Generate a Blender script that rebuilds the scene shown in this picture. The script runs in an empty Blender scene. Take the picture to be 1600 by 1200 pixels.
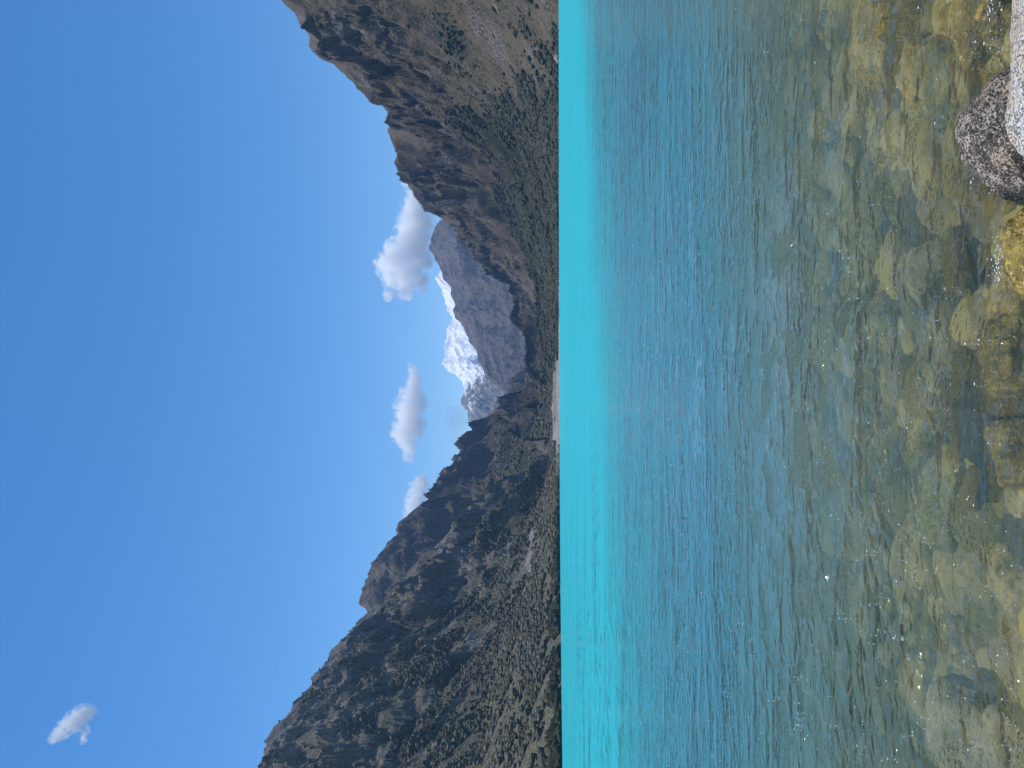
import bpy, bmesh, math, random
import numpy as np
from mathutils import Vector, Matrix

random.seed(7)
RNG = np.random.default_rng(11)
S = bpy.context.scene
COL = S.collection

# ------------------------------------------------------------------ camera maths
H = 1.6
FPX = 1200.0
PITCH = math.atan(72 / FPX)
ROLL = 0.0025
_F = np.array([0, math.cos(PITCH), math.sin(PITCH)])
_U0 = np.array([0, -math.sin(PITCH), math.cos(PITCH)])
_R0 = np.array([1.0, 0, 0])
_R = _R0 * math.cos(ROLL) - _U0 * math.sin(ROLL)
_U = _U0 * math.cos(ROLL) + _R0 * math.sin(ROLL)


def at(px, py, Y):
    """photo pixel (1600x1200) and distance ahead -> world point(s)"""
    px, py, Y = np.broadcast_arrays(np.asarray(px, float), np.asarray(py, float), np.asarray(Y, float))
    a = (600 - py) / FPX
    b = (800 - px) / FPX
    d = _F + a[..., None] * _R + b[..., None] * _U
    k = Y / d[..., 1]
    return d * k[..., None] + np.array([0, 0, H])


def on_z(px, py, z):
    a = (600 - py) / FPX
    b = (800 - px) / FPX
    d = _F + a * _R + b * _U
    k = (z - H) / d[2]
    return d * k + np.array([0, 0, H])


# ------------------------------------------------------------------ numpy noise
_P = RNG.permutation(512).astype(np.int64)
_P = np.concatenate([_P, _P, _P])
_G = RNG.normal(size=(512, 3))
_G /= np.linalg.norm(_G, axis=1)[:, None]


def perlin(x, y, z):
    x, y, z = np.broadcast_arrays(x, y, z)
    xi, yi, zi = np.floor(x).astype(np.int64), np.floor(y).astype(np.int64), np.floor(z).astype(np.int64)
    xf, yf, zf = x - xi, y - yi, z - zi
    u, v, w = (f * f * f * (f * (f * 6 - 15) + 10) for f in (xf, yf, zf))
    xi &= 511; yi &= 511; zi &= 511
    out = 0

    def g(i, j, k):
        h = _P[_P[_P[(xi + i) & 511] + ((yi + j) & 511)] + ((zi + k) & 511)]
        q = _G[h]
        return q[..., 0] * (xf - i) + q[..., 1] * (yf - j) + q[..., 2] * (zf - k)

    def L(a, b, t): return a + t * (b - a)
    x00 = L(g(0, 0, 0), g(1, 0, 0), u); x10 = L(g(0, 1, 0), g(1, 1, 0), u)
    x01 = L(g(0, 0, 1), g(1, 0, 1), u); x11 = L(g(0, 1, 1), g(1, 1, 1), u)
    return L(L(x00, x10, v), L(x01, x11, v), w) * 1.5


def fbm(x, y, z, o=5, gain=.5, lac=2.03):
    a, s, f = 1.0, 0, 1.0
    for i in range(o):
        s = s + a * perlin(x * f + i * 17.3, y * f - i * 9.1, z * f + i * 5.7)
        a *= gain; f *= lac
    return s


def ridged(x, y, z, o=6, gain=.52, lac=2.07):
    a, s, f, w = 1.0, 0, 1.0, 1.0
    for i in range(o):
        n = 1 - np.abs(perlin(x * f + i * 31.7, y * f + i * 11.3, z * f - i * 7.9)) * 1.5
        n = np.clip(n, 0, 1) ** 2
        n = n * w
        w = np.clip(n * 1.8, 0, 1)
        s = s + a * n
        a *= gain; f *= lac
    return s


def sstep(a, b, x):
    t = np.clip((x - a) / (b - a), 0, 1)
    return t * t * (3 - 2 * t)


# ------------------------------------------------------------------ mesh helpers
def np_mesh(name, verts, faces, mat, smooth=False, attrs=None, parent=None):
    verts = np.asarray(verts, np.float32).reshape(-1, 3)
    faces = np.asarray(faces, np.int32)
    n, k = faces.shape
    me = bpy.data.meshes.new(name)
    me.vertices.add(len(verts)); me.vertices.foreach_set('co', verts.ravel())
    me.loops.add(n * k); me.loops.foreach_set('vertex_index', faces.ravel())
    me.polygons.add(n)
    me.polygons.foreach_set('loop_start', np.arange(0, n * k, k, dtype=np.int32))
    me.polygons.foreach_set('loop_total', np.full(n, k, np.int32))
    me.polygons.foreach_set('use_smooth', np.full(n, smooth, bool))
    for an, av in (attrs or {}).items():
        at_ = me.attributes.new(an, 'FLOAT', 'POINT')
        at_.data.foreach_set('value', np.asarray(av, np.float32).ravel())
    me.update(calc_edges=True)
    me.materials.append(mat)
    o = bpy.data.objects.new(name, me)
    COL.objects.link(o)
    if parent: o.parent = parent
    return o


def grid_faces(nr, nc, flip=False):
    i = np.arange(nr - 1)[:, None] * nc + np.arange(nc - 1)[None, :]
    f = np.stack([i, i + 1, i + nc + 1, i + nc], -1).reshape(-1, 4)
    return f[:, ::-1] if flip else f


def tag(o, label=None, cat=None, group=None, kind=None):
    if label: o['label'] = label
    if cat: o['category'] = cat
    if group: o['group'] = group
    if kind: o['kind'] = kind
    return o


# ------------------------------------------------------------------ node helpers
class NT:
    def __init__(self, name, tree=None):
        if tree is None:
            self.m = bpy.data.materials.new(name); self.m.use_nodes = True
            self.t = self.m.node_tree
            self.t.nodes.clear()
            self.out = self.t.nodes.new('ShaderNodeOutputMaterial')
        else:
            self.t = tree

    def n(self, typ, _props=None, **inp):
        nd = self.t.nodes.new('ShaderNode' + typ)
        for k, v in (_props or {}).items(): setattr(nd, k, v)
        for k, v in inp.items():
            s = nd.inputs[int(k[1:])] if k[0] == 'i' and k[1:].isdigit() else nd.inputs[k.replace('_', ' ')]
            self.set(s, v)
        return nd

    def set(self, s, v):
        if isinstance(v, bpy.types.NodeSocket): self.t.links.new(v, s)
        elif isinstance(v, bpy.types.Node): self.t.links.new(v.outputs[0], s)
        elif isinstance(v, tuple) and s.type == 'RGBA' and len(v) == 3: s.default_value = (*v, 1)
        else: s.default_value = v

    def math(self, op, a, b=0.0, c=0.0, clamp=False):
        return self.n('Math', dict(operation=op, use_clamp=clamp), i0=a, i1=b, i2=c).outputs[0]

    def vmath(self, op, a, b=(0, 0, 0)):
        nd = self.n('VectorMath', dict(operation=op), i0=a)
        if op == 'SCALE': self.set(nd.inputs['Scale'], b)
        else: self.set(nd.inputs[1], b)
        return nd.outputs['Value'] if op in ('DISTANCE', 'DOT_PRODUCT', 'LENGTH') else nd.outputs[0]

    def noise(self, vec, scale, detail=4.0, rough=.55, dist=0.0, typ='FBM'):
        nd = self.n('TexNoise', dict(noise_type=typ), Vector=vec, Scale=scale, Detail=detail, Roughness=rough, Distortion=dist)
        return nd.outputs[0]

    def vor(self, vec, scale, feature='F1', rand=1.0, out='Distance'):
        nd = self.n('TexVoronoi', dict(feature=feature), Vector=vec, Scale=scale, Randomness=rand)
        return nd.outputs[out]

    def rng(self, v, a, b, c=0.0, d=1.0, smooth=True):
        nd = self.n('MapRange', dict(interpolation_type='SMOOTHSTEP' if smooth else 'LINEAR'))
        for k, x in zip((0, 1, 2, 3, 4), (v, a, b, c, d)): self.set(nd.inputs[k], x)
        return nd.outputs[0]

    def mix(self, f, a, b, blend='MIX'):
        nd = self.t.nodes.new('ShaderNodeMix'); nd.data_type = 'RGBA'; nd.blend_type = blend
        self.set(nd.inputs[0], f); self.set(nd.inputs[6], a); self.set(nd.inputs[7], b)
        return nd.outputs[2]

    def mixs(self, f, a, b):
        return self.n('MixShader', i0=f, i1=a, i2=b).outputs[0]

    def attr(self, name):
        nd = self.n('Attribute', dict(attribute_name=name)); return nd.outputs['Fac']

    def bump(self, h, strength=1.0, dist=1.0, normal=None):
        nd = self.n('Bump', Height=h, Strength=strength, Distance=dist)
        if normal is not None: self.set(nd.inputs['Normal'], normal)
        return nd.outputs[0]

    def pos(self):
        return self.n('NewGeometry').outputs['Position']

    def objco(self):
        return self.n('TexCoord').outputs['Object']

    def mapping(self, v, scale=(1, 1, 1), rot=(0, 0, 0)):
        nd = self.n('Mapping', Vector=v, Scale=scale, Rotation=rot); return nd.outputs[0]

    def surf(self, s): self.t.links.new(s if isinstance(s, bpy.types.NodeSocket) else s.outputs[0], self.out.inputs['Surface']); return self.m

    def vol(self, s): self.t.links.new(s if isinstance(s, bpy.types.NodeSocket) else s.outputs[0], self.out.inputs['Volume']); return self.m


def rgb(*c):  # sRGB 0-255 -> linear tuple
    return tuple(((v / 255) / 12.92 if v / 255 <= .04045 else ((v / 255 + .055) / 1.055) ** 2.4) for v in c)


# ------------------------------------------------------------------ render settings / camera / light
S.render.engine = 'CYCLES'
cy = S.cycles
cy.use_denoising = True
cy.max_bounces = 80; cy.diffuse_bounces = 3; cy.glossy_bounces = 3
cy.transmission_bounces = 6; cy.transparent_max_bounces = 16; cy.volume_bounces = 80
cy.caustics_reflective = False; cy.caustics_refractive = False
cy.sample_clamp_indirect = 6
cy.volume_step_rate = 1.0; cy.volume_max_steps = 256
S.view_settings.view_transform = 'Standard'
S.view_settings.look = 'None'
S.view_settings.exposure = 0.3
S.view_settings.gamma = 1.0

cam_d = bpy.data.cameras.new('camera')
cam = bpy.data.objects.new('camera', cam_d); COL.objects.link(cam)
cam_d.sensor_fit = 'HORIZONTAL'; cam_d.sensor_width = 36
cam_d.lens = 36 * FPX / 1600
cam_d.clip_start = .05; cam_d.clip_end = 60000
M = Matrix.Identity(4)
for r in range(3):
    M[r][0] = -_U[r]; M[r][1] = _R[r]; M[r][2] = -_F[r]
M[2][3] = H
cam.matrix_world = M
S.camera = cam

SUN_AZ, SUN_EL = math.radians(-66), math.radians(71)
sun_dir = Vector((math.sin(SUN_AZ) * math.cos(SUN_EL), math.cos(SUN_AZ) * math.cos(SUN_EL), math.sin(SUN_EL)))
sd = bpy.data.lights.new('sun', 'SUN'); sd.energy = 4.0; sd.angle = math.radians(.5); sd.color = (1, .955, .89)
so = bpy.data.objects.new('sun', sd); COL.objects.link(so)
so.rotation_euler = sun_dir.to_track_quat('Z', 'Y').to_euler()

W = bpy.data.worlds.new('World'); S.world = W; W.use_nodes = True
wt = NT('', W.node_tree)
wt.t.nodes.clear()
sky = wt.n('TexSky', dict(sky_type='NISHITA', sun_disc=False, sun_elevation=SUN_EL, sun_rotation=SUN_AZ,
                          altitude=3800, air_density=1.6, dust_density=.25, ozone_density=3.0))
hs = wt.n('HueSaturation', Saturation=1.29, Value=1.0, Color=sky.outputs[0])
bg = wt.n('Background', Color=hs, Strength=.12)
wo = wt.n('OutputWorld', Surface=bg)

# ------------------------------------------------------------------ materials: terrain
def terrain_mat(name, rockA, rockB, grass, shrub, patch=1.0, rock_amt=.5, snow=False, streak=(1, 1, 1)):
    t = NT(name)
    p = t.pos()
    pw = t.mapping(p, scale=streak)
    n1 = t.noise(p, .012, 6, .62)
    n2 = t.noise(pw, .06, 6, .66)
    n3 = t.noise(p, .35, 4, .6)
    rk = t.mix(t.rng(n2, .38, .62), rockA, rockB)
    rk = t.mix(t.rng(n3, .56, .68), rk, tuple(min(1, c * 1.9) for c in rockB))
    gm = t.math('ADD', t.math('MULTIPLY', n1, .6), t.math('MULTIPLY', n2, .4))
    c = t.mix(t.rng(gm, rock_amt - .06, rock_amt + .06), rk, grass)
    # shrub spots
    v = t.vor(p, .17 * patch)
    sp = t.math('MULTIPLY', t.rng(v, .5, .25), t.rng(t.noise(p, .03, 4), .44, .56))
    c = t.mix(sp, c, shrub)
    fo = t.attr('forest')
    fcol = t.mix(t.rng(n3, .35, .65), tuple(x * .55 for x in shrub), tuple(x * 1.7 for x in shrub))
    fcol = t.mix(t.rng(n2, .45, .7), fcol, tuple(a * .5 + b * .5 for a, b in zip(grass, shrub)))
    c = t.mix(fo, c, fcol)
    gr = t.attr('gravel')
    gcol = t.mix(t.rng(n3, .3, .7), (.15, .14, .125), (.31, .295, .27))
    c = t.mix(gr, c, gcol)
    if snow:
        sn = t.attr('snow')
        c = t.mix(sn, c, (.86, .88, .92))
    h = t.math('ADD', t.math('MULTIPLY', n2, 9.0), t.math('MULTIPLY', n3, 4.0))
    nb = t.bump(h, .75, 1.0)
    b = t.n('BsdfPrincipled', Base_Color=c, Roughness=.95, Normal=nb)
    b.inputs['Specular IOR Level'].default_value = .15
    return t.surf(b)


m_right = terrain_mat('brown_rock_and_grass', (.066, .056, .049), (.185, .165, .147), (.108, .086, .055), (.036, .038, .023), 1.0, .47, streak=(.3, 1, .3))  # base colours of the right wall's own rock and dry grass
m_left = terrain_mat('grey_rock_and_scrub', (.115, .102, .09), (.30, .275, .245), (.165, .145, .105), (.105, .098, .066), 1.2, .48, streak=(.4, 1, .4))  # base colours of the left mountain's own rock and scrub
m_mid = terrain_mat('scrub_slope', (.08, .068, .06), (.19, .165, .14), (.12, .10, .065), (.046, .050, .032), 1.0, .47, streak=(.4, 1, .4))
m_far = terrain_mat('bare_far_rock', (.078, .066, .064), (.165, .145, .135), (.125, .105, .085), (.055, .056, .045), .5, .52)
m_snow = terrain_mat('snowy_rock', (.13, .125, .125), (.27, .26, .25), (.22, .20, .18), (.14, .13, .12), .3, .5, snow=True)

# ------------------------------------------------------------------ terrain loft
def row(kn, py):
    kn = sorted(kn)
    a = np.array(kn, float)
    return np.interp(py, a[:, 0], a[:, 1]), np.interp(py, a[:, 0], a[:, 2])


def loft(name, mat, rows, py0, py1, nc, nr_list, back, amp, lam, squash, edge=3.0, forest=None, gravel=None, snow=None, seed=0.0, ridge_keep=.2, envp=.8, warp=.35, low=None):
    """rows: list of knot lists (py,px,Y), base to ridge. Returns object and arrays."""
    py = np.linspace(py0, py1, nc)
    pts = []
    for kn in rows:
        px, Y = row(kn, py)
        pts.append(at(px, py, Y))
    # back row
    rd = pts[-1]
    bk = rd.copy(); r_ = rd[:, :2] / np.linalg.norm(rd[:, :2], axis=1)[:, None]
    bk[:, :2] += r_ * back[0]; bk[:, 2] = np.maximum(rd[:, 2] - back[1], -15)
    pts.append(bk)
    segs, ts = [], []
    nseg = len(rows) - 1
    for i in range(nseg + 1):
        m = nr_list[i]
        f = np.linspace(0, 1, m, endpoint=(i == nseg))
        g = f
        segs.append(pts[i][None] * (1 - g)[:, None, None] + pts[i + 1][None] * g[:, None, None])
        ts.append(i + f)
    V = np.concatenate(segs, 0)           # rows x cols x 3
    T = np.concatenate(ts)[:, None] * np.ones(nc)[None]
    # soften the profile at breaks
    for _ in range(14):
        Z = V[..., 2]
        zs = Z.copy(); zs[1:-1] = (Z[:-2] + Z[1:-1] * 2 + Z[2:]) / 4
        wgt = np.clip(np.abs(T - nseg) * 5, 0, 1) * np.clip(T * 6, 0, 1)
        V[..., 2] = Z * (1 - wgt) + zs * wgt
    x, y, z = V[..., 0], V[..., 1], V[..., 2]
    # gullies: long down the slope (across the valley), short along the valley
    wx = fbm(x / lam * .6, y / lam * .6, seed + 3.1, 3) * warp * lam
    wy = fbm(x / lam * .6 + 40, y / lam * .6, seed + 8.7, 3) * warp * lam
    rg = ridged((x + wx) / (lam * squash), (y + wy) / lam, z / (lam * 4.5) + seed, 6) - .95
    r2 = ridged((x + wx * .6) / (lam * squash * .24), (y + wy * .6) / (lam * .24), z / (lam * .9) + seed + 50, 5) - .95
    rg = rg + .48 * r2
    fb = fbm(x / lam * 1.7, y / lam * 1.7, z / lam + seed, 6, .55)
    front = np.clip(T / nseg, 0, 1)
    env = np.sin(np.clip(front, 0, 1) * math.pi * .5) ** envp
    dist_r = np.abs(T - nseg)
    env = env * (ridge_keep + (1 - ridge_keep) * sstep(0, .55, dist_r))
    if low is not None: env = env * (low + (1 - low) * sstep(.85, 1.5, T))
    V[..., 2] = z + amp * env * (rg + .32 * fb)
    # sideways relief for cliffs
    cl = fbm(x / lam * 2.2, y / lam * 2.2, z / lam * 2.5 + seed + 20, 5, .55)
    sgn = -np.sign(x)
    V[..., 0] += sgn * amp * .20 * env * cl
    V[..., 1] -= amp * .16 * env * cl
    # jagged skyline
    jag = fbm(x / (lam * .22), y / (lam * .22), seed + 2.2, 5, .55)
    V[..., 2] += edge * jag * np.exp(-(dist_r / .12) ** 2)
    mk = dict(forest=np.zeros_like(T), gravel=np.zeros_like(T))
    nz = fbm(x / 60, y / 60, z / 60 + seed, 4)
    ctx = dict(T=T, py=np.broadcast_to(py, T.shape), nz=nz, z=V[..., 2], x=V[..., 0], y=V[..., 1], rg=rg, fb=fb)
    if forest: mk['forest'] = forest(ctx)
    if gravel: mk['gravel'] = gravel(ctx)
    if snow: mk['snow'] = snow(ctx)
    o = np_mesh(name, V.reshape(-1, 3), grid_faces(*T.shape), mat, False, mk)
    return o, V, mk


# shoreline of the far bank: distance by photo row
def shoreY(py):
    return np.interp(py, [-500, 0, 100, 300, 600, 750, 900, 1000, 1100, 1200, 1700], [600, 800, 900, 1000, 1000, 900, 700, 560, 450, 370, 220])


def shore_knots(off=0.0, lo=-600, hi=1800, step=50, z=-1.5):
    out = []
    for p in range(lo, hi + 1, step):
        Y = float(shoreY(p)) + off
        q = 800 + FPX * 0
        # px of a point at height z on that bearing
        a = (600 - p) / FPX
        # solve z: H + k*(F.z + a*R.z + b*U.z) = z with k = Y/dy
        b = -0.06
        for _ in range(6):
            d = _F + a * _R + b * _U
            k = Y / d[1]
            cur = H + k * d[2]
            b += (z - cur) / (k * _U[2])
        out.append((p, 800 - b * FPX, Y))
    return out


base0 = shore_knots()
EXT = -520

# right valley wall
ridgeR = [(-520, 430, 900), (-250, 432, 1150), (-100, 405, 1330), (0, 437, 1500), (20, 457, 1540), (50, 477, 1620), (70, 483, 1670), (90, 500, 1740), (100, 523, 1790),
          (125, 553, 1880), (153, 580, 1990), (163, 593, 2030), (173, 602, 2080), (200, 607, 2230), (213, 610, 2300), (240, 622, 2480),
          (253, 619, 2570), (270, 627, 2700), (297, 643, 2950), (320, 657, 3180), (330, 667, 3280), (340, 689, 3380), (361, 715, 3460), (381, 732, 3500),
          (399, 747, 3500), (409, 764, 3480), (428, 793, 3420), (448, 823, 3350), (472, 834, 3250), (504, 841, 3100), (533, 847, 2950), (565, 851, 2780), (600, 854, 2600), (620, 856, 2500), (640, 861, 2300), (665, 868, 1900)]
brkR = [(-520, 745, 640), (-250, 735, 800), (0, 700, 1010), (80, 708, 1130), (143, 716, 1280), (200, 747, 1440), (267, 773, 1720), (320, 790, 1950), (367, 807, 2200), (400, 822, 2300), (440, 838, 2350), (480, 845, 2300),
        (533, 853, 2200), (600, 859, 2000), (640, 866, 1800), (665, 870, 1500)]


def forestR(c):
    up = 1.0 + .10 * c['nz']
    f = sstep(up + .05, up - .03, c['T'])
    left = sstep(95, 190, c['py'] + 60 * c['nz'] - (c['T'] - .5) * 80)
    beach = sstep(.012, .03, c['T'] + np.clip((330 - c['py']) / 300, 0, 1))
    sc = sstep(.2, .6, c['nz'] + .1) * .35 * sstep(140, 30, c['py']) * sstep(1.1, .9, c['T'])
    return np.clip(f * left * beach + sc, 0, 1) * (1 - gravelR(c))


def gravelR(c):
    g = np.maximum(sstep(.06, .03, c['T']) * sstep(330, 480, c['py']), sstep(.04, -.04, c['T'] + .10 * c['nz'] - np.interp(c['py'], [500, 545, 590, 625, 700], [.0, .06, .30, .80, .85])) * sstep(500, 545, c['py']))
    g = np.maximum(g, sstep(.42, .6, c['nz'] + .25 * c['fb']) * sstep(230, 80, c['py']) * sstep(.8, .5, c['T']) * .8)
    return np.clip(g, 0, 1)


mtR, VR, mkR = loft('mountain', m_right, [base0, brkR, ridgeR], -520, 665, 820, [170, 260, 40], (500, 350), 116, 320, 4.2, 4, forestR, gravelR, seed=1.0, low=.4, ridge_keep=.05)
tag(mtR, 'steep sunlit brown valley wall rising on the right above its dark forested foot', 'mountain', kind='structure')

# near left mountain with its scrubby fan
ridgeL = [(690, 868, 1500), (740, 850, 1750), (790, 735, 1900), (813, 713, 1880), (850, 680, 1830), (877, 647, 1850), (905, 628, 1930), (930, 606, 2000), (955, 576, 2040), (970, 562, 2000), (987, 548, 1950), (997, 538, 1900),
          (1020, 516, 1800), (1050, 497, 1650), (1077, 477, 1540), (1097, 453, 1460), (1127, 433, 1370), (1157, 417, 1290), (1200, 402, 1190), (1300, 385, 980), (1500, 380, 750), (1700, 400, 600)]
ridgeL = [(a, b, c * 1.25) for a, b, c in ridgeL]
brkL = [(690, 870, 1300), (740, 855, 1350), (800, 842, 1270), (840, 829, 1200), (887, 818, 1130), (947, 799, 1040), (993, 775, 980), (1060, 765, 870), (1130, 762, 760), (1200, 758, 680), (1400, 755, 480), (1700, 760, 330)]


def forestL(c):
    f = sstep(1.35 + .35 * c['nz'], 1.1 + .3 * c['nz'], c['T']) * sstep(.0, .02, c['T'])
    up = sstep(.0, .35, c['nz'] + .2 * c['fb']) * sstep(860, 1000, c['py']) * .6
    return np.clip(np.maximum(f, up), 0, 1)


def gravelL(c):
    top = np.exp(-((c['T'] - .93 + .015 * c['nz']) / .085) ** 2) * sstep(700, 750, c['py']) * sstep(945, 895, c['py'])
    rockspots = sstep(.62, .85, c['nz'] * 1.0 + .4 * c['fb']) * sstep(960, 1060, c['py']) * sstep(1.05, 1.2, c['T']) * .7
    return np.clip(top + rockspots, 0, 1)


mtL, VL, mkL = loft('mountain', m_left, [base0, brkL, ridgeL], 690, 1700, 800, [200, 300, 40], (450, 350), 96, 300, 3.0, 4, forestL, gravelL, seed=5.0, low=.12, ridge_keep=.14)
tag(mtL, 'dark scrubby mountain nearest on the left with a pale fan at its foot', 'mountain', kind='structure')

# middle left mountain with the knob
ridgeM = [(600, 856, 2500), (625, 851, 2900), (640, 800, 3500), (655, 768, 3800), (681, 734, 4000), (707, 714, 3900), (730, 700, 3800), (751, 688, 3700), (768, 677, 3620), (786, 656, 3550), (800, 643, 3500), (818, 627, 3430), (838, 619, 3350),
          (850, 604, 3300), (860, 597, 3270), (880, 579, 3190), (903, 574, 3090), (923, 567, 3000), (943, 567, 2920), (955, 576, 2880), (1000, 600, 2700), (1100, 600, 2400), (1250, 620, 2100)]
brkM = [(600, 864, 1900), (625, 858, 2100), (640, 852, 2200), (680, 815, 2350), (730, 785, 2400), (790, 770, 2350), (850, 750, 2250), (930, 740, 2150), (1250, 740, 1700)]
baseM = [(600, 869, 1400), (640, 866, 1450), (740, 863, 1450), (850, 850, 1400), (1250, 845, 1200)]


def forestM(c):
    f = sstep(1.25 + .4 * c['nz'], .95 + .3 * c['nz'], c['T']) * .85
    return np.clip(f, 0, 1)


mtM, VM, mkM = loft('mountain', m_mid, [baseM, brkM, ridgeM], 600, 1250, 620, [140, 260, 40], (700, 500), 150, 380, 3.0, 4.5, forestM, None, seed=9.0, low=.4, ridge_keep=.14)
tag(mtM, 'shadowed mountain behind the left one ending in a rounded knob', 'mountain', kind='structure')

# darker slope farther up the valley on the left
ridgeS = [(480, 866, 4200), (545, 853, 4600), (561, 850, 4700), (570, 834, 4850), (587, 817, 5000), (600, 808, 5050), (614, 801, 5100), (628, 793, 5150), (640, 771, 5250), (660, 757, 5350), (681, 735, 5450), (750, 720, 5400), (900, 700, 5000)]
baseS = [(480, 869, 3000), (561, 862, 3200), (640, 862, 3400), (900, 850, 3400)]
mtS, _, _ = loft('mountain', m_mid, [baseS, ridgeS], 480, 900, 260, [200, 30], (800, 600), 150, 420, 2.8, 8, None, None, seed=14.0, ridge_keep=.15)
tag(mtS, 'blue shadowed slope closing the left side of the valley floor', 'mountain', kind='structure')

# far bare mountain
ridgeF = [(250, 700, 6000), (330, 700, 6200), (343, 690, 6300), (364, 677, 6400), (390, 670, 6450), (402, 678, 6450), (422, 682, 6450), (437, 686, 6450), (448, 697, 6420), (469, 706, 6380), (492, 712, 6330), (518, 719, 6280), (542, 734, 6200), (565, 742, 6120),
          (582, 752, 6060), (594, 764, 6000), (614, 793, 5900), (640, 815, 5700), (700, 840, 5500)]
baseF = [(250, 860, 4600), (450, 858, 4700), (600, 858, 4900), (700, 860, 5000)]
mtF, _, _ = loft('mountain', m_far, [baseF, ridgeF], 250, 700, 420, [260, 30], (900, 700), 135, 640, 1.9, 9, None, None, seed=21.0, ridge_keep=.3)
tag(mtF, 'far brown mountain standing between the valley walls below the snow peak', 'mountain', kind='structure')

# snow mountain
ridgeN = [(350, 720, 8600), (400, 700, 8700), (434, 681, 8800), (454, 688, 8800), (480, 695, 8800), (498, 697, 8780), (527, 693, 8760), (542, 690, 8740), (556, 694, 8720), (568, 689, 8700), (582, 700, 8650), (596, 714, 8600), (611, 717, 8560), (625, 713, 8520), (643, 723, 8470),
          (663, 728, 8420), (681, 735, 8380), (720, 745, 8300), (800, 760, 8200)]
baseN = [(350, 840, 7000), (500, 835, 7000), (600, 835, 7000), (800, 850, 7000)]


def snowN(c):
    lim = np.interp(c['py'], [430, 520, 575, 600, 640], [.0, .2, .42, .68, .9])
    s = sstep(-.07, .07, c['T'] - lim + .18 * c['nz'] + .22 * (c['rg'] + .1))
    rock = sstep(.35, .6, c['fb'] - .15) * .0
    s = np.maximum(s * (1 - rock), 0)
    return np.clip(s * sstep(670, 630, c['py']), 0, 1)


mtN, _, _ = loft('mountain', m_snow, [baseN, ridgeN], 350, 800, 420, [260, 30], (500, 300), 170, 620, 1.6, 12, None, None, snowN, seed=33.0, ridge_keep=.3)
tag(mtN, 'distant grey mountain with snow along its crest', 'mountain', kind='structure')

# ------------------------------------------------------------------ gravel flat at the head of the lake
def gravel_flat():
    t = NT('pale_river_gravel')
    p = t.pos()
    a = t.noise(t.mapping(p, scale=(.05, .012, .05)), 1.0, 6, .65)
    b = t.noise(p, .5, 3)
    c = t.mix(t.rng(a, .42, .58), (.17, .165, .15), (.26, .25, .23))
    c = t.mix(t.rng(b, .52, .66), c, (.10, .105, .07))
    c = t.mix(t.rng(t.noise(p, .02, 4), .56, .64), c, (.11, .11, .065))
    bs = t.n('BsdfPrincipled', Base_Color=c, Roughness=.95)
    m = t.surf(bs)
    py = np.linspace(330, 800, 240)
    f = np.linspace(0, 1, 120)[:, None]
    kn = shore_knots(off=-6, z=-.9)
    px, Y = row(kn, py)
    b0 = at(px, py, Y)
    hi = np.interp(py, [330, 480, 560, 640, 700, 800], [871.5, 868, 864, 858, 858, 860])
    b1 = at(hi, py, np.full_like(py, 1900.0))
    V = b0[None] * (1 - f)[..., None] + b1[None] * f[..., None]
    V[..., 2] += fbm(V[..., 0] / 60, V[..., 1] / 90, 1.7, 4) * 2.2 * sstep(0, .1, f)
    o = np_mesh('gravel_flat', V, grid_faces(120, 240), m)
    return tag(o, 'pale grey gravel flat at the far end of the lake', 'beach', kind='structure')


gravel_flat()

# ------------------------------------------------------------------ forest and scrub on the slopes (clumps of leafy facets)
def leaf_mat(name, dark, light, dry):
    t = NT(name)
    k = t.attr('tint')
    c = t.mix(t.rng(k, 0, .7, smooth=False), dark, light)
    c = t.mix(t.rng(k, .78, .95), c, dry)
    n = t.noise(t.pos(), .9, 2)
    c = t.mix(t.rng(n, .35, .65), c, light)
    b = t.n('BsdfPrincipled', Base_Color=c, Roughness=.85)
    b.inputs['Specular IOR Level'].default_value = .2
    return t.surf(b)


def ico(sub):
    bm = bmesh.new(); bmesh.ops.create_icosphere(bm, subdivisions=sub, radius=1.0)
    v = np.array([q.co[:] for q in bm.verts]); f = np.array([[q.index for q in p.verts] for p in bm.faces]); bm.free()
    return v, f


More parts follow.
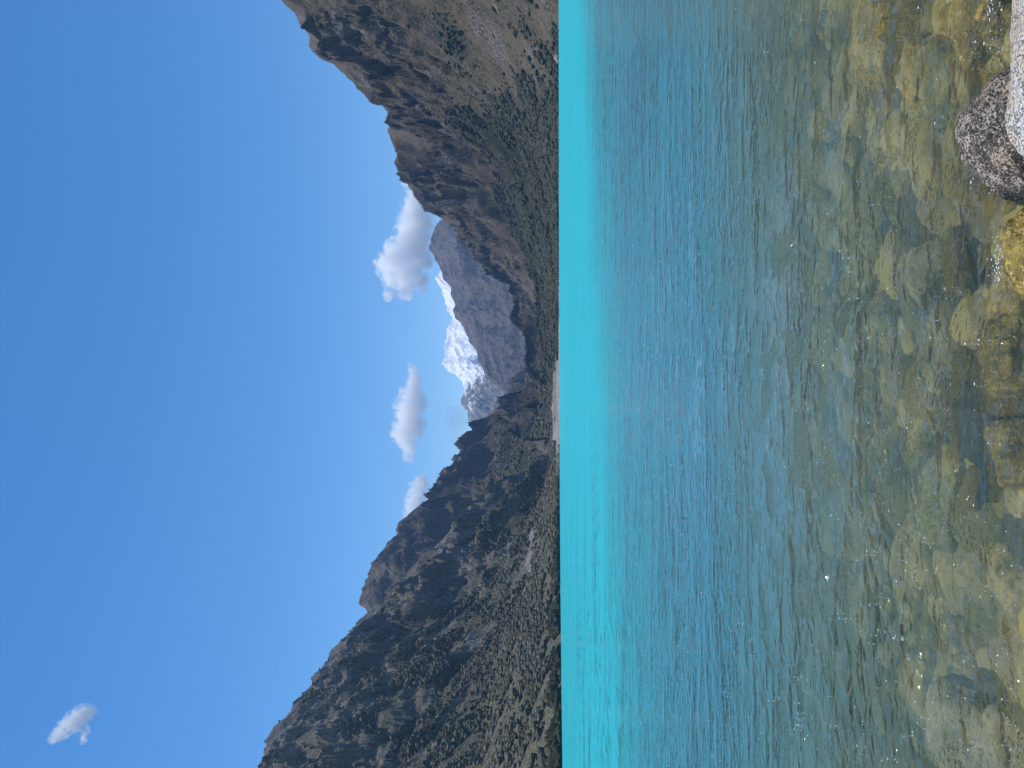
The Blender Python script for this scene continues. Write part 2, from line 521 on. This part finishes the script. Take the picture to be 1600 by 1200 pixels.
def forest(name, mat, V, mask, count, smin, smax, ymax, label, cat, aspect=.8):
    nr, nc, _ = V.shape
    A = np.linalg.norm(np.cross(V[1:, :-1] - V[:-1, :-1], V[:-1, 1:] - V[:-1, :-1]), axis=-1)
    w = A * (mask[1:, 1:] + mask[:-1, :-1]) * .5
    yy = V[:-1, :-1, 1]
    w = w * (yy < ymax) * np.clip(1.3 - yy / ymax, .1, 1)
    # clumpy: gaps
    g = fbm(V[:-1, :-1, 0] / 30, V[:-1, :-1, 1] / 30, 4.4, 3)
    w = w * sstep(-.3, .3, g)
    cdf = np.cumsum(w.ravel()); cdf /= cdf[-1]
    idx = np.searchsorted(cdf, RNG.random(count)); idx = np.clip(idx, 0, cdf.size - 1)
    i, j = idx // (nc - 1), idx % (nc - 1)
    u, v = RNG.random(count)[:, None], RNG.random(count)[:, None]
    P = V[i, j] * (1 - u) * (1 - v) + V[i + 1, j] * u * (1 - v) + V[i, j + 1] * (1 - u) * v + V[i + 1, j + 1] * u * v
    iv, if_ = ico(2)
    iv1, if1 = ico(1)
    base, fc = (iv1, if1)
    nv = len(base)
    size = smin + (smax - smin) * RNG.random(count) ** 2.5
    jit = 1 + .75 * (RNG.random((count, nv, 1)) - .5)
    sc = np.stack([size * (1 + .5 * (RNG.random(count) - .5)), size * (1 + .5 * (RNG.random(count) - .5)), size * aspect * (1 + .7 * (RNG.random(count) - .5))], -1)
    ang = RNG.random(count) * 6.28
    pts = base[None] * jit * sc[:, None, :]
    ca, sa = np.cos(ang)[:, None], np.sin(ang)[:, None]
    X = pts[..., 0] * ca - pts[..., 1] * sa; Yv = pts[..., 0] * sa + pts[..., 1] * ca
    pts = np.stack([X, Yv, pts[..., 2]], -1) + P[:, None, :] + np.array([0, 0, .25]) * sc[:, None, 2:3]
    F = (fc[None] + (np.arange(count) * nv)[:, None, None]).reshape(-1, 3)
    tint = np.repeat(RNG.random(count), nv)
    o = np_mesh(name, pts.reshape(-1, 3), F, mat, False, dict(tint=tint))
    return tag(o, label, cat, kind='stuff')


lm_r = leaf_mat('forest_leaves', (.018, .022, .013), (.055, .060, .034), (.10, .09, .06))
lm_l = leaf_mat('scrub_leaves', (.036, .036, .024), (.105, .098, .064), (.16, .145, .105))
fr_mask = mkR['forest']
forest('forest', lm_r, VR, fr_mask, 72000, 1.3, 4.4, 2600, 'dark green forest covering the foot of the right valley wall', 'forest')
Tl = np.linspace(0, 1, VL.shape[0])
forest('scrub', lm_l, VL, mkL['forest'] * (1 - mkL['gravel']), 90000, .8, 3.8, 2600, 'grey green scrub covering the fan and slope of the left mountain', 'scrub')
forest('scrub', lm_l, VM, mkM['forest'], 9000, 3, 6, 3200, 'dark scrub scattered over the slope of the middle left mountain', 'scrub')
# dark fringe along the left shore
nr0 = 14
fr = np.zeros(VL.shape[:2]); fr[2:nr0] = 1
pyL = np.linspace(690, 1700, VL.shape[1])
fr *= sstep(735, 770, pyL)[None]
lm_d = leaf_mat('shore_leaves', (.012, .016, .009), (.034, .038, .018), (.05, .05, .026))
forest('shore_scrub', lm_d, VL, fr, 5200, 1.6, 4.2, 1400, 'row of dark bushes along the left lake shore', 'scrub', 1.1)

# ------------------------------------------------------------------ ground sheet, lake bed
def bedz(x, y):
    d = .16 + .125 * np.clip(y - 2.4, -3, 8) + .10 * np.clip(y - 10, 0, 400)
    d = d - .055 * x * np.exp(-np.abs(y - 4.5) / 5)
    d = d - .085 * x * sstep(7, 14, y)
    d = np.where(y > 8, np.maximum(d, .8), d)
    d = np.minimum(d, 9)
    near = np.clip(2.1 - y, 0, 60)
    return -d + near * .30


def bed():
    t = NT('algae_covered_bed')
    p = t.pos()
    n = t.noise(p, 3.2, 6, .65, .4)
    v = t.vor(p, 4.5)
    f = t.noise(p, 22, 4, .7)
    c = t.mix(t.rng(n, .42, .66), (.07, .07, .04), (.44, .34, .09))
    c = t.mix(t.rng(v, .35, .65), c, (.022, .026, .022))  # dark gaps: shadows between stones put into the bed colour
    c = t.mix(t.rng(f, .55, .75), c, (.52, .42, .16))
    c = t.mix(t.rng(t.noise(p, 1.3, 4, .6), .48, .60), c, t.mix(.8, c, (.12, .15, .16), 'MULTIPLY'))
    b = t.n('BsdfPrincipled', Base_Color=c, Roughness=.9, Normal=t.bump(t.math('ADD', n, t.math('MULTIPLY', f, .25)), .7, .06))
    m = t.surf(b)
    xs = np.linspace(-9, 9, 520)
    ys = np.concatenate([np.linspace(-3, 1.5, 60), np.linspace(1.55, 7, 330), np.linspace(7.05, 16, 200)])
    X, Y = np.meshgrid(xs, ys)
    Z = bedz(X, Y) + .05 * fbm(X * 1.6, Y * 1.6, 2.2, 5) + .05 * np.clip(fbm(X * 3.1, Y * 3.1, 7.7, 3), 0, 1)
    o = np_mesh('lake_bed', np.stack([X, Y, Z], -1), grid_faces(*X.shape), m, True)
    return tag(o, kind='structure'), m


_, m_bed = bed()


def ground():
    t = NT('dark_earth')
    n = t.noise(t.pos(), .01, 6)
    b = t.n('BsdfPrincipled', Base_Color=t.mix(n, (.06, .055, .04), (.12, .105, .075)), Roughness=.95)
    m = t.surf(b)
    x = np.linspace(-9000, 9000, 60); y = np.linspace(-4000, 9000, 60)
    X, Y = np.meshgrid(x, y)
    o = np_mesh('ground', np.stack([X, Y, np.full_like(X, -14)], -1), grid_faces(60, 60), m)
    tag(o, kind='structure')
    # rising shore behind the camera
    t = NT('shore_gravel')
    p = t.pos()
    c = t.mix(t.noise(p, 8, 6, .7), (.16, .15, .13), (.36, .34, .31))
    m = t.surf(t.n('BsdfPrincipled', Base_Color=c, Roughness=.9, Normal=t.bump(t.vor(p, 12), .5, .04)))
    x = np.linspace(-700, 700, 160); y = np.concatenate([np.linspace(-1500, -40, 40), np.linspace(-38, 1.2, 80)])
    X, Y = np.meshgrid(x, y)
    Z = bedz(X * 0, np.maximum(Y, -30)) + .25 * np.clip(-30 - Y, 0, 1500) + .06 * fbm(X / 3, Y / 3, 1.0, 4)
    Z = Z - .06
    o = np_mesh('shore', np.stack([X, Y, Z], -1), grid_faces(*X.shape), m, True)
    tag(o, kind='structure')


ground()

# ------------------------------------------------------------------ water
def wave_group():
    g = bpy.data.node_groups.new('wave_height', 'ShaderNodeTree')
    g.interface.new_socket('Vector', in_out='INPUT', socket_type='NodeSocketVector')
    g.interface.new_socket('Height', in_out='OUTPUT', socket_type='NodeSocketFloat')
    t = NT('', g)
    gi = t.t.nodes.new('NodeGroupInput'); go = t.t.nodes.new('NodeGroupOutput')
    p = gi.outputs[0]
    # patches of ruffled and calmer water
    patch = t.rng(t.noise(t.mapping(p, scale=(.28, .95, 1)), 1.0, 3, .6), .42, .60, .30, 1.15)
    w0 = t.noise(t.mapping(p, scale=(.5, 1.3, 1), rot=(0, 0, .12)), 1.0, 1, .4, .2)
    w1 = t.noise(t.mapping(p, scale=(4.4, 7.2, 1), rot=(0, 0, -.14)), 1.0, 1, .45, .7)
    w1b = t.noise(t.mapping(p, scale=(8.0, 11.0, 1), rot=(0, 0, .35)), 1.0, 1, .5, .9)
    w2 = t.noise(t.mapping(p, scale=(17, 24, 1), rot=(0, 0, .2)), 1.0, 1, .5, .8)
    cat = t.rng(t.noise(t.mapping(p, scale=(.6, 2.0, 1)), 1.0, 3, .6), .49, .60, .15, 3.2)
    w2 = t.math('MULTIPLY', w2, cat)
    spot = t.rng(t.noise(p, 2.6, 2, .5), .50, .64)
    w3 = t.math('MULTIPLY', t.noise(p, 42, 1, .5), spot)
    h = t.math('MULTIPLY_ADD', w3, .026, t.math('MULTIPLY', w0, .030))
    h2 = t.math('MULTIPLY_ADD', w1, .050, t.math('MULTIPLY', w1b, .026))
    h2 = t.math('MULTIPLY_ADD', w2, .0056, h2)
    h = t.math('MULTIPLY_ADD', h2, patch, h)
    t.t.links.new(h, go.inputs[0])
    return g


def water():
    g = wave_group()
    t = NT('glacial_lake_water')
    p = t.pos()
    E = .006

    def hh(off):
        nd = t.t.nodes.new('ShaderNodeGroup'); nd.node_tree = g
        t.set(nd.inputs[0], t.vmath('ADD', p, off)); return nd.outputs[0]
    h0, hx, hy = hh((0, 0, 0)), hh((E, 0, 0)), hh((0, E, 0))
    dx = t.math('MULTIPLY', t.math('SUBTRACT', h0, hx), 1 / E)
    dy = t.math('MULTIPLY', t.math('SUBTRACT', h0, hy), 1 / E)
    nv = t.n('CombineXYZ', X=dx, Y=dy, Z=1.0)
    N = t.vmath('NORMALIZE', nv.outputs[0])
    dep = t.attr('depth')
    # how much of the bed is lost in the milky water
    turb = t.math('SUBTRACT', 1.0, t.math('EXPONENT', t.math('MULTIPLY', t.math('POWER', dep, 2.0), -2.3)))
    sx = t.n('SeparateXYZ', Vector=p)
    wob = t.math('MULTIPLY_ADD', t.noise(t.mapping(p, scale=(.06, .12, 1)), 1.0, 3), .5, -.25)
    dn = t.math('ADD', dep, t.math('MULTIPLY', wob, dep))
    shallow = t.mix(t.rng(dep, .2, 1.0), (.175, .265, .175), (.058, .218, .275))
    deep = t.mix(t.rng(dn, 1.0, 3.6), shallow, (.034, .345, .40))
    body = t.n('BsdfDiffuse', Color=deep, Normal=(0, 0, 1))
    tr = t.n('BsdfTransparent', Color=(.96, .995, .97))
    rf = t.n('BsdfRefraction', Color=(.96, .995, .97), Roughness=.0, IOR=1.25, Normal=N)
    see = t.mixs(.33, tr.outputs[0], rf.outputs[0])
    under = t.mixs(turb, see, body.outputs[0])
    fr = t.n('Fresnel', IOR=1.33, Normal=N)
    far = t.rng(dn, 1.3, 3.9)
    st1 = t.noise(t.mapping(p, scale=(.07, .20, 1)), 1.0, 4, .6)
    st2 = t.noise(t.mapping(p, scale=(2.0, .8, 1), rot=(0, 0, .1)), 1.0, 4, .7)
    lft = t.rng(t.math('DIVIDE', sx.outputs[0], t.math('MAXIMUM', sx.outputs[1], 1.0)), .05, -.42)
    strk = t.math('MULTIPLY_ADD', t.rng(t.math('MULTIPLY_ADD', st2, .55, t.math('MULTIPLY', st1, .45)), .46, .60), t.math('MULTIPLY_ADD', lft, .6, .30), .12)
    farv = t.math('MULTIPLY_ADD', far, t.math('SUBTRACT', strk, 1.0), 1.0)
    gl = t.n('BsdfGlossy', Color=(1, 1, 1), Roughness=.022, Normal=N)
    fac = t.math('MULTIPLY', fr.outputs[0], farv)
    m = t.surf(t.mixs(fac, under, gl.outputs[0]))
    # sheet: dense near, reaching beyond the far shore
    ys = np.concatenate([np.linspace(1.0, 40, 120), 40 * (2600 / 40) ** np.linspace(0.02, 1, 60)])
    a = np.linspace(-1.6, 1.6, 90)
    Yg, Ag = np.meshgrid(ys, a, indexing='ij')
    X = Ag * (Yg + 6)
    keep = Yg
    dpt = np.maximum(-bedz(X, Yg), .02)
    o = np_mesh('water', np.stack([X, Yg, np.zeros_like(X)], -1), grid_faces(*X.shape), m, True, dict(depth=dpt))
    return tag(o, kind='structure')


water()

# ------------------------------------------------------------------ rocks
def rock_mesh(name, mat, sub=5, seed=0.0, rough=.22, flat=0.0, sq=(1, 1, 1), power=2.6, fine=.03):
    v, f = ico(sub)
    # superellipsoid-ish base
    q = (np.abs(v) ** power).sum(1) ** (-1 / power)
    v = v * q[:, None]
    n = fbm(v[:, 0] * .9 + seed, v[:, 1] * .9, v[:, 2] * .9 + seed, 3)
    # a few cutting planes give facets
    r = np.random.default_rng(int(seed * 10) + 3)
    for _ in range(6):
        d = r.normal(size=3); d /= np.linalg.norm(d)
        c = .72 + .2 * r.random()
        s = v @ d
        over = np.clip(s - c, 0, None)
        v = v - d[None] * (over * .75)[:, None]
    v = v * (1 + rough * n)[:, None]
    n2 = fbm(v[:, 0] * 5 + seed, v[:, 1] * 5, v[:, 2] * 5, 5, .6)
    v = v * (1 + fine * n2)[:, None]
    v = v * np.array(sq)[None]
    return v, f


def granite(name, pale, dark, warm, dens, sc=1.0, wetline=None):
    t = NT(name)
    p = t.objco()
    n1 = t.noise(p, 5 * sc, 5, .6)
    v = t.noise(p, 85 * sc, 3, .7)
    v2 = t.noise(p, 150 * sc, 2, .7)
    c = t.mix(t.rng(n1, .38, .62), pale, warm)
    c = t.mix(t.rng(t.noise(p, 40 * sc, 3), .5, .62), c, tuple(x * .55 for x in pale))
    thr = t.math('MULTIPLY_ADD', t.noise(p, 7 * sc, 4, .6), -.55 * dens, .56 + .165 * dens)
    blk = t.rng(t.math('SUBTRACT', v, thr), -.02, .05)
    c = t.mix(blk, c, dark)
    c = t.mix(t.rng(v2, .62, .7), c, tuple(min(1, x * 1.5) for x in pale))
    rgh = .75
    if wetline is not None:
        z = t.n('SeparateXYZ', Vector=t.pos()).outputs[2]
        wz = t.math('ADD', z, t.math('MULTIPLY_ADD', n1, .10, -.05))
        wet = t.rng(wz, wetline + .03, wetline - .01)
        c = t.mix(wet, c, t.mix(.85, c, (.03, .024, .014), 'MULTIPLY'))
        rgh = t.rng(wet, 0, 1, .7, .25)
    h = t.math('ADD', t.math('MULTIPLY', n1, .6), t.math('MULTIPLY', v, .25))
    b = t.n('BsdfPrincipled', Base_Color=c, Roughness=rgh, Normal=t.bump(h, .6, .03))
    return t.surf(b)


def put_rock(name, mat, px, py, z, r, sq, seed, label, cat='rock', rotz=0.0, sub=5, Y=None, group=None, rough=.22, fine=.03, tilt=(0, 0)):
    v, f = rock_mesh(name, mat, sub, seed, rough, sq=sq, fine=fine)
    o = np_mesh(name, v * r, f, mat, True)
    P = on_z(px, py, z) if Y is None else at(px, py, Y)
    o.location = Vector(P)
    o.rotation_euler = (tilt[0], tilt[1], rotz)
    return tag(o, label, cat, group)


m_gd = granite('dark_speckled_granite', (.36, .31, .26), (.016, .013, .010), (.40, .27, .15), 1.0, 1.3, wetline=.02)
m_gp = granite('pale_granite', (.50, .49, .46), (.07, .07, .065), (.52, .42, .27), .42, 1.5)
put_rock('boulder', m_gd, 1617, 208, 0, .225, (1.0, .85, .98), 15.0, 'dark speckled granite boulder standing half out of the water behind the pale boulder', 'boulder', sub=6, Y=2.72, rough=.13, tilt=(0, .12))
put_rock('boulder', m_gp, 1737, -30, 0, .46, (1.32, .7, .5), 8.0, 'big pale grey and peach granite boulder at the near water edge', 'boulder', sub=6, Y=2.25, rough=.12)


def algae_mat(name, a, b, c_, wet=.35):
    t = NT(name)
    p = t.objco()
    n = t.noise(p, 7, 6, .68, .5)
    f = t.noise(p, 42, 4, .72)
    c = t.mix(t.rng(n, .36, .62), a, b)
    c = t.mix(t.rng(f, .5, .68), c, c_)
    c = t.mix(t.rng(t.noise(p, 16, 3), .58, .7), c, tuple(x * .4 for x in a))
    bs = t.n('BsdfPrincipled', Base_Color=c, Roughness=wet, Normal=t.bump(t.math('ADD', n, t.math('MULTIPLY', f, .5)), .8, .04))
    return t.surf(bs)


m_gold = algae_mat('golden_wet_algae', (.07, .052, .010), (.36, .255, .04), (.52, .39, .08), .3)
m_alg = [algae_mat('ochre_algae', (.24, .16, .03), (.55, .39, .08), (.62, .48, .15), .6),
         algae_mat('olive_algae', (.17, .17, .07), (.38, .35, .14), (.48, .44, .19), .7),
         algae_mat('tan_silt', (.30, .25, .14), (.54, .46, .27), (.62, .55, .36), .8),
         algae_mat('dark_weed', (.02, .02, .015), (.05, .045, .025), (.12, .09, .03), .6)]

put_rock('mossy_rock', m_gold, 1632, 400, -.03, .155, (1.1, .75, .62), 12.0, 'golden algae covered rock breaking the surface beside small splashes', 'rock', sub=5)
put_rock('mossy_rock', m_alg[0], 1595, 452, -.13, .14, (1.0, .8, .6), 13.0, 'ochre rock just under water beside the golden rock', 'rock', sub=5)

put_rock('mossy_rock', m_gold, 1588, 545, -.10, .15, (1.3, .8, .6), 17.0, 'golden algae covered rock just awash to the left of the splashing rock', 'rock', sub=5)
put_rock('mossy_rock', m_gold, 1592, 705, -.10, .14, (1.0, .8, .7), 19.0, 'golden brown rock just awash in front of the dark weed covered rock', 'rock', sub=5)
put_rock('mossy_rock', m_gold, 1572, 12, -.09, .13, (1.2, .7, .7), 23.0, 'golden wet rock at the far side of the pale boulder', 'rock', sub=5)
specials = [  # px, py, depth, r, squash, mat, label
    (1545, 668, -.155, .19, (1.0, .8, .6), 3, 'dark weed covered rock under the water with a golden rim'),
    (1515, 1140, -.17, .20, (1.1, .9, .75), 2, 'big tan submerged rock near the left end of the shallows, dark shadow beside it'),
    (1580, 1180, -.17, .15, (1.2, .8, .6), 2, 'tan submerged rock in front of the big tan one'),
    (1395, 25, -.22, .30, (1.3, .75, .6), 0, 'large ochre submerged slab farthest out at the right end of the shallows'),
    (1455, 45, -.19, .26, (1.4, .7, .6), 0, 'long ochre submerged rock between the slab and the pale boulder'),
    (1530, 25, -.12, .17, (1.3, .7, .6), 0, 'golden brown submerged rock closest to the pale boulder'),
    (1480, 780, -.24, .22, (1.3, .7, .5), 1, 'rounded olive submerged rock in the middle of the shallows'),
]
for i, (px, py, z, r, sq, mi, lab) in enumerate(specials):
    put_rock('submerged_rock', m_alg[mi], px, py, z, r, sq, 30 + i * 3.3, lab, 'rock', rotz=random.uniform(-.4, .4), group='rocks under the shallow water')

gold_mesh = {}
for i in range(26):
    if i < 16: px, py, z, r = random.uniform(1490, 1612), random.uniform(300, 770), random.uniform(-.13, -.085), random.uniform(.05, .11)
    else: px, py, z, r = random.uniform(1360, 1560), random.uniform(-10, 110), random.uniform(-.18, -.08), random.uniform(.06, .15)
    k = i % 4
    if k not in gold_mesh:
        v, f = rock_mesh('g', None, 4, 40 + k * 2.9, .25, sq=(1.3, .85, .6))
        o = np_mesh('golden_stone', v, f, m_gold if k % 2 else m_alg[0], True); gold_mesh[k] = o.data
    else:
        o = bpy.data.objects.new('golden_stone', gold_mesh[k]); COL.objects.link(o)
    o.location = Vector(on_z(px, py, z)); o.scale = (r, r, r); o.rotation_euler = (random.uniform(-.3, .3), random.uniform(-.3, .3), random.uniform(0, 6.28))
    tag(o, 'golden algae covered stone just under the water along the near edge', 'stone', 'golden stones along the near water edge')

protos = []
for k in range(8):
    v, f = rock_mesh('stone', m_alg[k % 3], 4, 60 + k * 4.1, .25, sq=(1.25, .85, .6))
    protos.append((v, f))
meshes = {}
cnt = 0
lab_stone = 'rounded algae covered stone lying among the others under the shallow water'
placed = []
tries = 0
while cnt < 290 and tries < 16000:
    tries += 1
    y = 2.35 + 6.5 * random.random() ** 1.5
    x = random.uniform(-.56, .56) * (y + .6)
    # more stones to the right, where the water is shallower
    if y > 4.6 + 1.6 * (x / (y * .5)) and random.random() < .8: continue
    r = random.uniform(.05, .18) * (1 + .06 * y)
    if any((x - a) ** 2 + (y - b) ** 2 < (.56 * (r + c)) ** 2 for a, b, c in placed): continue
    placed.append((x, y, r))
    k = random.randrange(8)
    mi = random.choices([0, 1, 2, 3], [4 if x > 0 else 2, 5, 2, 1.2])[0]
    key = (k, mi)
    z = float(bedz(np.array(x), np.array(y))) + .05 * r
    if z + r * .7 > -.05: z = -.05 - r * .7
    if key not in meshes:
        o = np_mesh('submerged_stone', protos[k][0], protos[k][1], m_alg[mi], True)
        meshes[key] = o.data
    else:
        o = bpy.data.objects.new('submerged_stone', meshes[key]); COL.objects.link(o)
    o.location = (x, y, z); o.scale = (r, r, r * random.uniform(.8, 1.2)); o.rotation_euler = (random.uniform(-.2, .2), random.uniform(-.2, .2), random.uniform(0, 6.28))
    tag(o, lab_stone, 'stone', 'stones under the shallow water')
    cnt += 1

def cobbles():
    t = NT('cobble_algae')
    k = t.attr('tint'); p = t.pos()
    n = t.noise(p, 9, 5, .68)
    c = t.mix(t.rng(k, 0, 1, smooth=False), (.05, .055, .03), (.56, .42, .11))
    c = t.mix(t.rng(n, .4, .6), c, (.46, .38, .15))
    c = t.mix(t.rng(k, .86, .9), c, (.035, .035, .025))
    m = t.surf(t.n('BsdfPrincipled', Base_Color=c, Roughness=.7, Normal=t.bump(n, .7, .04)))
    V, F, T = [], [], []
    nv = 0
    base = [rock_mesh('c', None, 3, 90 + q * 3.7, .25, sq=(1.2, .85, .6)) for q in range(6)]
    for _ in range(1300):
        y = 2.3 + 9 * random.random() ** 1.25
        x = random.uniform(-.6, .6) * (y + .8)
        r = (.025 + .13 * random.random() ** 2.2) * (1 + .07 * y)
        v, f = base[random.randrange(6)]
        a = random.uniform(0, 6.28)
        q = v * r
        q = np.stack([q[:, 0] * math.cos(a) - q[:, 1] * math.sin(a), q[:, 0] * math.sin(a) + q[:, 1] * math.cos(a), q[:, 2]], -1)
        z = min(float(bedz(np.array(x), np.array(y))) + .04, -.04 - r * .7)
        V.append(q + np.array([x, y, z])); F.append(f + nv); T.append(np.full(len(v), random.random())); nv += len(v)
    o = np_mesh('cobbles', np.concatenate(V), np.concatenate(F), m, True, dict(tint=np.concatenate(T)))
    return tag(o, 'small algae covered cobbles carpeting the lake bed in the shallows', 'cobbles', kind='stuff')


cobbles()

# ------------------------------------------------------------------ froth flecks on the water, some standing in for sun glints
def foam_glints():
    t = NT('white_foam_glints')
    m = t.surf(t.n('BsdfPrincipled', Base_Color=(.85, .87, .88), Roughness=.4))
    iv, if_ = ico(1)
    V, F = [], []
    nv = 0

    def add(x, y, r, e):
        nonlocal nv
        q = iv * np.array([r * e, r, r * .12]) + np.array([x, y, r * .1])
        V.append(q); F.append(if_ + nv); nv += len(iv)
    for _ in range(430):
        py = random.uniform(-40, 1240); px = 1060 + 550 * random.random() ** .75
        P = on_z(px, py, 0)
        d = P[1]
        r = (.0016 + .0035 * random.random() ** 3) * (d * .10 + .75)
        add(P[0], P[1], r, random.uniform(.8, 1.8))
        if random.random() < .12:
            for _ in range(3): add(P[0] + random.uniform(-.03, .03), P[1] + random.uniform(-.03, .03), r * .5, 1.2)
    for _ in range(170):  # far white flecks added in place of sun glints
        py = 250 + 960 * random.random() ** .6; px = 885 + 190 * random.random()
        P = on_z(px, py, 0)
        add(P[0], P[1], P[1] / 1200 * random.uniform(.5, 1.1), random.uniform(.8, 1.6))
    for _ in range(60):  # more flecks and clusters on the left, added as sun sparkle
        py = 700 + 500 * random.random() ** .7; px = random.uniform(1090, 1600)
        for _ in range(random.choice([1, 1, 2, 4])):
            P = on_z(px + random.gauss(0, 6), py + random.gauss(0, 7), 0)
            add(P[0], P[1], P[1] / 1200 * random.uniform(.7, 1.9), random.uniform(.7, 1.5))
    for cx, cy_, n_, sp in ((1562, 395, 40, 16), (1556, 420, 20, 10), (1548, 288, 14, 8), (1545, 12, 22, 10)):
        for _ in range(n_):
            P = on_z(random.gauss(cx, sp * .5), random.gauss(cy_, sp), 0)
            add(P[0], P[1], random.uniform(.0015, .004), random.uniform(.7, 2))
    o = np_mesh('foam_glints', np.concatenate(V), np.concatenate(F), m, True)
    return tag(o, 'small white froth flecks, some added as sun glints, on the rippled water', 'foam_glints', kind='stuff')


foam_glints()

# ------------------------------------------------------------------ clouds
def cloud(blobs, Y, dens, nscale, label, seed, thr=.15, amp=2.8):
    w = [(at(px, py, Y + dy * Y / FPX), r * Y / FPX) for px, py, r, dy in blobs]
    c0 = np.mean([q for q, _ in w], 0)
    unit = Y / FPX
    bm = bmesh.new()
    for q, r in w:
        bmesh.ops.create_icosphere(bm, subdivisions=2, radius=r * 1.4, matrix=Matrix.Translation(Vector(q - c0)))
    me = bpy.data.meshes.new('tmp'); bm.to_mesh(me); bm.free()
    tmp = bpy.data.objects.new('tmp', me); COL.objects.link(tmp)
    md = tmp.modifiers.new('r', 'REMESH'); md.mode = 'VOXEL'; md.voxel_size = unit * 3.0
    dg = bpy.context.evaluated_depsgraph_get()
    me2 = bpy.data.meshes.new_from_object(tmp.evaluated_get(dg))
    bpy.data.objects.remove(tmp); bpy.data.meshes.remove(me)
    me2.name = 'cloud'
    o = bpy.data.objects.new('cloud', me2); COL.objects.link(o)
    o.location = Vector(c0)
    t = NT('cloud_vapour')
    p = t.objco()
    pu = t.vmath('SCALE', p, 1 / unit)
    nz = t.noise(t.vmath('ADD', pu, (seed, seed, 0)), nscale, 8, .74, .3)
    wv = t.n('TexNoise', Vector=pu, Scale=nscale * .8, Detail=2.0).outputs[1]
    pw = t.vmath('ADD', pu, t.vmath('SCALE', t.vmath('SUBTRACT', wv, (.5, .5, .5)), 24.0))
    acc = None
    for q, r in w:
        d = t.vmath('DISTANCE', pw, tuple(float(s) for s in (q - c0) / unit))
        f = t.math('MULTIPLY_ADD', d, -float(unit / (r * 1.4)), 1.0)
        acc = f if acc is None else t.math('SMOOTH_MAX', acc, f, .15)
    s = t.math('ADD', acc, t.math('MULTIPLY_ADD', nz, amp, -.5 * amp + thr))
    den = t.math('MULTIPLY', t.rng(s, .30, .70, smooth=False), dens * .62 / unit)
    pv = t.n('VolumePrincipled', Color=(1, 1, 1), Density=den, Anisotropy=.0)
    t.vol(pv)
    t.m.cycles.volume_step_rate = .5 if hasattr(t.m.cycles, 'volume_step_rate') else 1
    me2.materials.clear(); me2.materials.append(t.m)
    tag(o, label, 'cloud', 'small white clouds')
    return o


cloud([(655, 300, 16, 0), (650, 322, 20, 5), (650, 345, 24, -4), (645, 372, 26, 6), (640, 395, 28, 0), (655, 405, 20, 4), (620, 405, 22, -5), (605, 415, 18, 0), (632, 430, 22, 5), (655, 440, 15, 0), (612, 440, 13, 4), (632, 458, 12, 0), (606, 462, 8, 0), (612, 388, 13, 0), (636, 285, 9, 0)],
      10500, .16, .085, 'largest white cloud, low behind the right ridge above the far peak', 3.1)
cloud([(645, 578, 10, 0), (648, 595, 12, 2), (643, 615, 16, -3), (637, 640, 20, 3), (640, 662, 22, 0), (630, 680, 17, 4), (638, 700, 12, 0), (637, 716, 8, 0), (655, 630, 13, 0), (620, 676, 9, 0)],
      10500, .16, .09, 'long white cloud alone over the middle of the valley', 8.3)
cloud([(655, 760, 14, 0), (650, 778, 16, 3), (645, 795, 15, 0), (640, 808, 11, 0), (660, 752, 10, 0)],
      10500, .14, .09, 'white cloud half hidden by the ridge of the middle left mountain', 12.9)
cloud([(140, 1112, 10, 0), (128, 1117, 14, 1), (118, 1126, 15, -1), (106, 1135, 14, 1), (94, 1146, 11, 0), (84, 1154, 8, 0), (132, 1142, 8, 0), (130, 1155, 7, 0)],
      9000, .12, .13, 'small wispy cloud alone high in the left part of the sky', 17.7)
cloud([(712, 645, 15, 0), (712, 660, 19, 0), (716, 676, 16, 0), (728, 688, 9, 0)],
      10500, .02, .06, 'faint thin cloud just above the grey peak beside the left ridge', 23.3)

# ------------------------------------------------------------------ air between the camera and the far peaks
def haze():
    t = NT('thin_blue_air')
    m = t.vol(t.n('VolumePrincipled', Color=(.34, .56, 1.0), Density=3.7e-5, Anisotropy=.1))
    bm = bmesh.new()
    bmesh.ops.create_cube(bm, size=1.0)
    x0, x1, y0, y1, z0, z1 = -9100, 9100, -4100, 9450, -15.5, 1700
    for v in bm.verts:
        v.co = Vector((x1 if v.co.x > 0 else x0, y1 if v.co.y > 0 else y0, z1 if v.co.z > 0 else z0))
    me = bpy.data.meshes.new('haze'); bm.to_mesh(me); bm.free()
    me.materials.append(m)
    o = bpy.data.objects.new('haze', me); COL.objects.link(o)
    return tag(o, 'thin blue haze in the valley air', 'haze', kind='stuff')


haze()
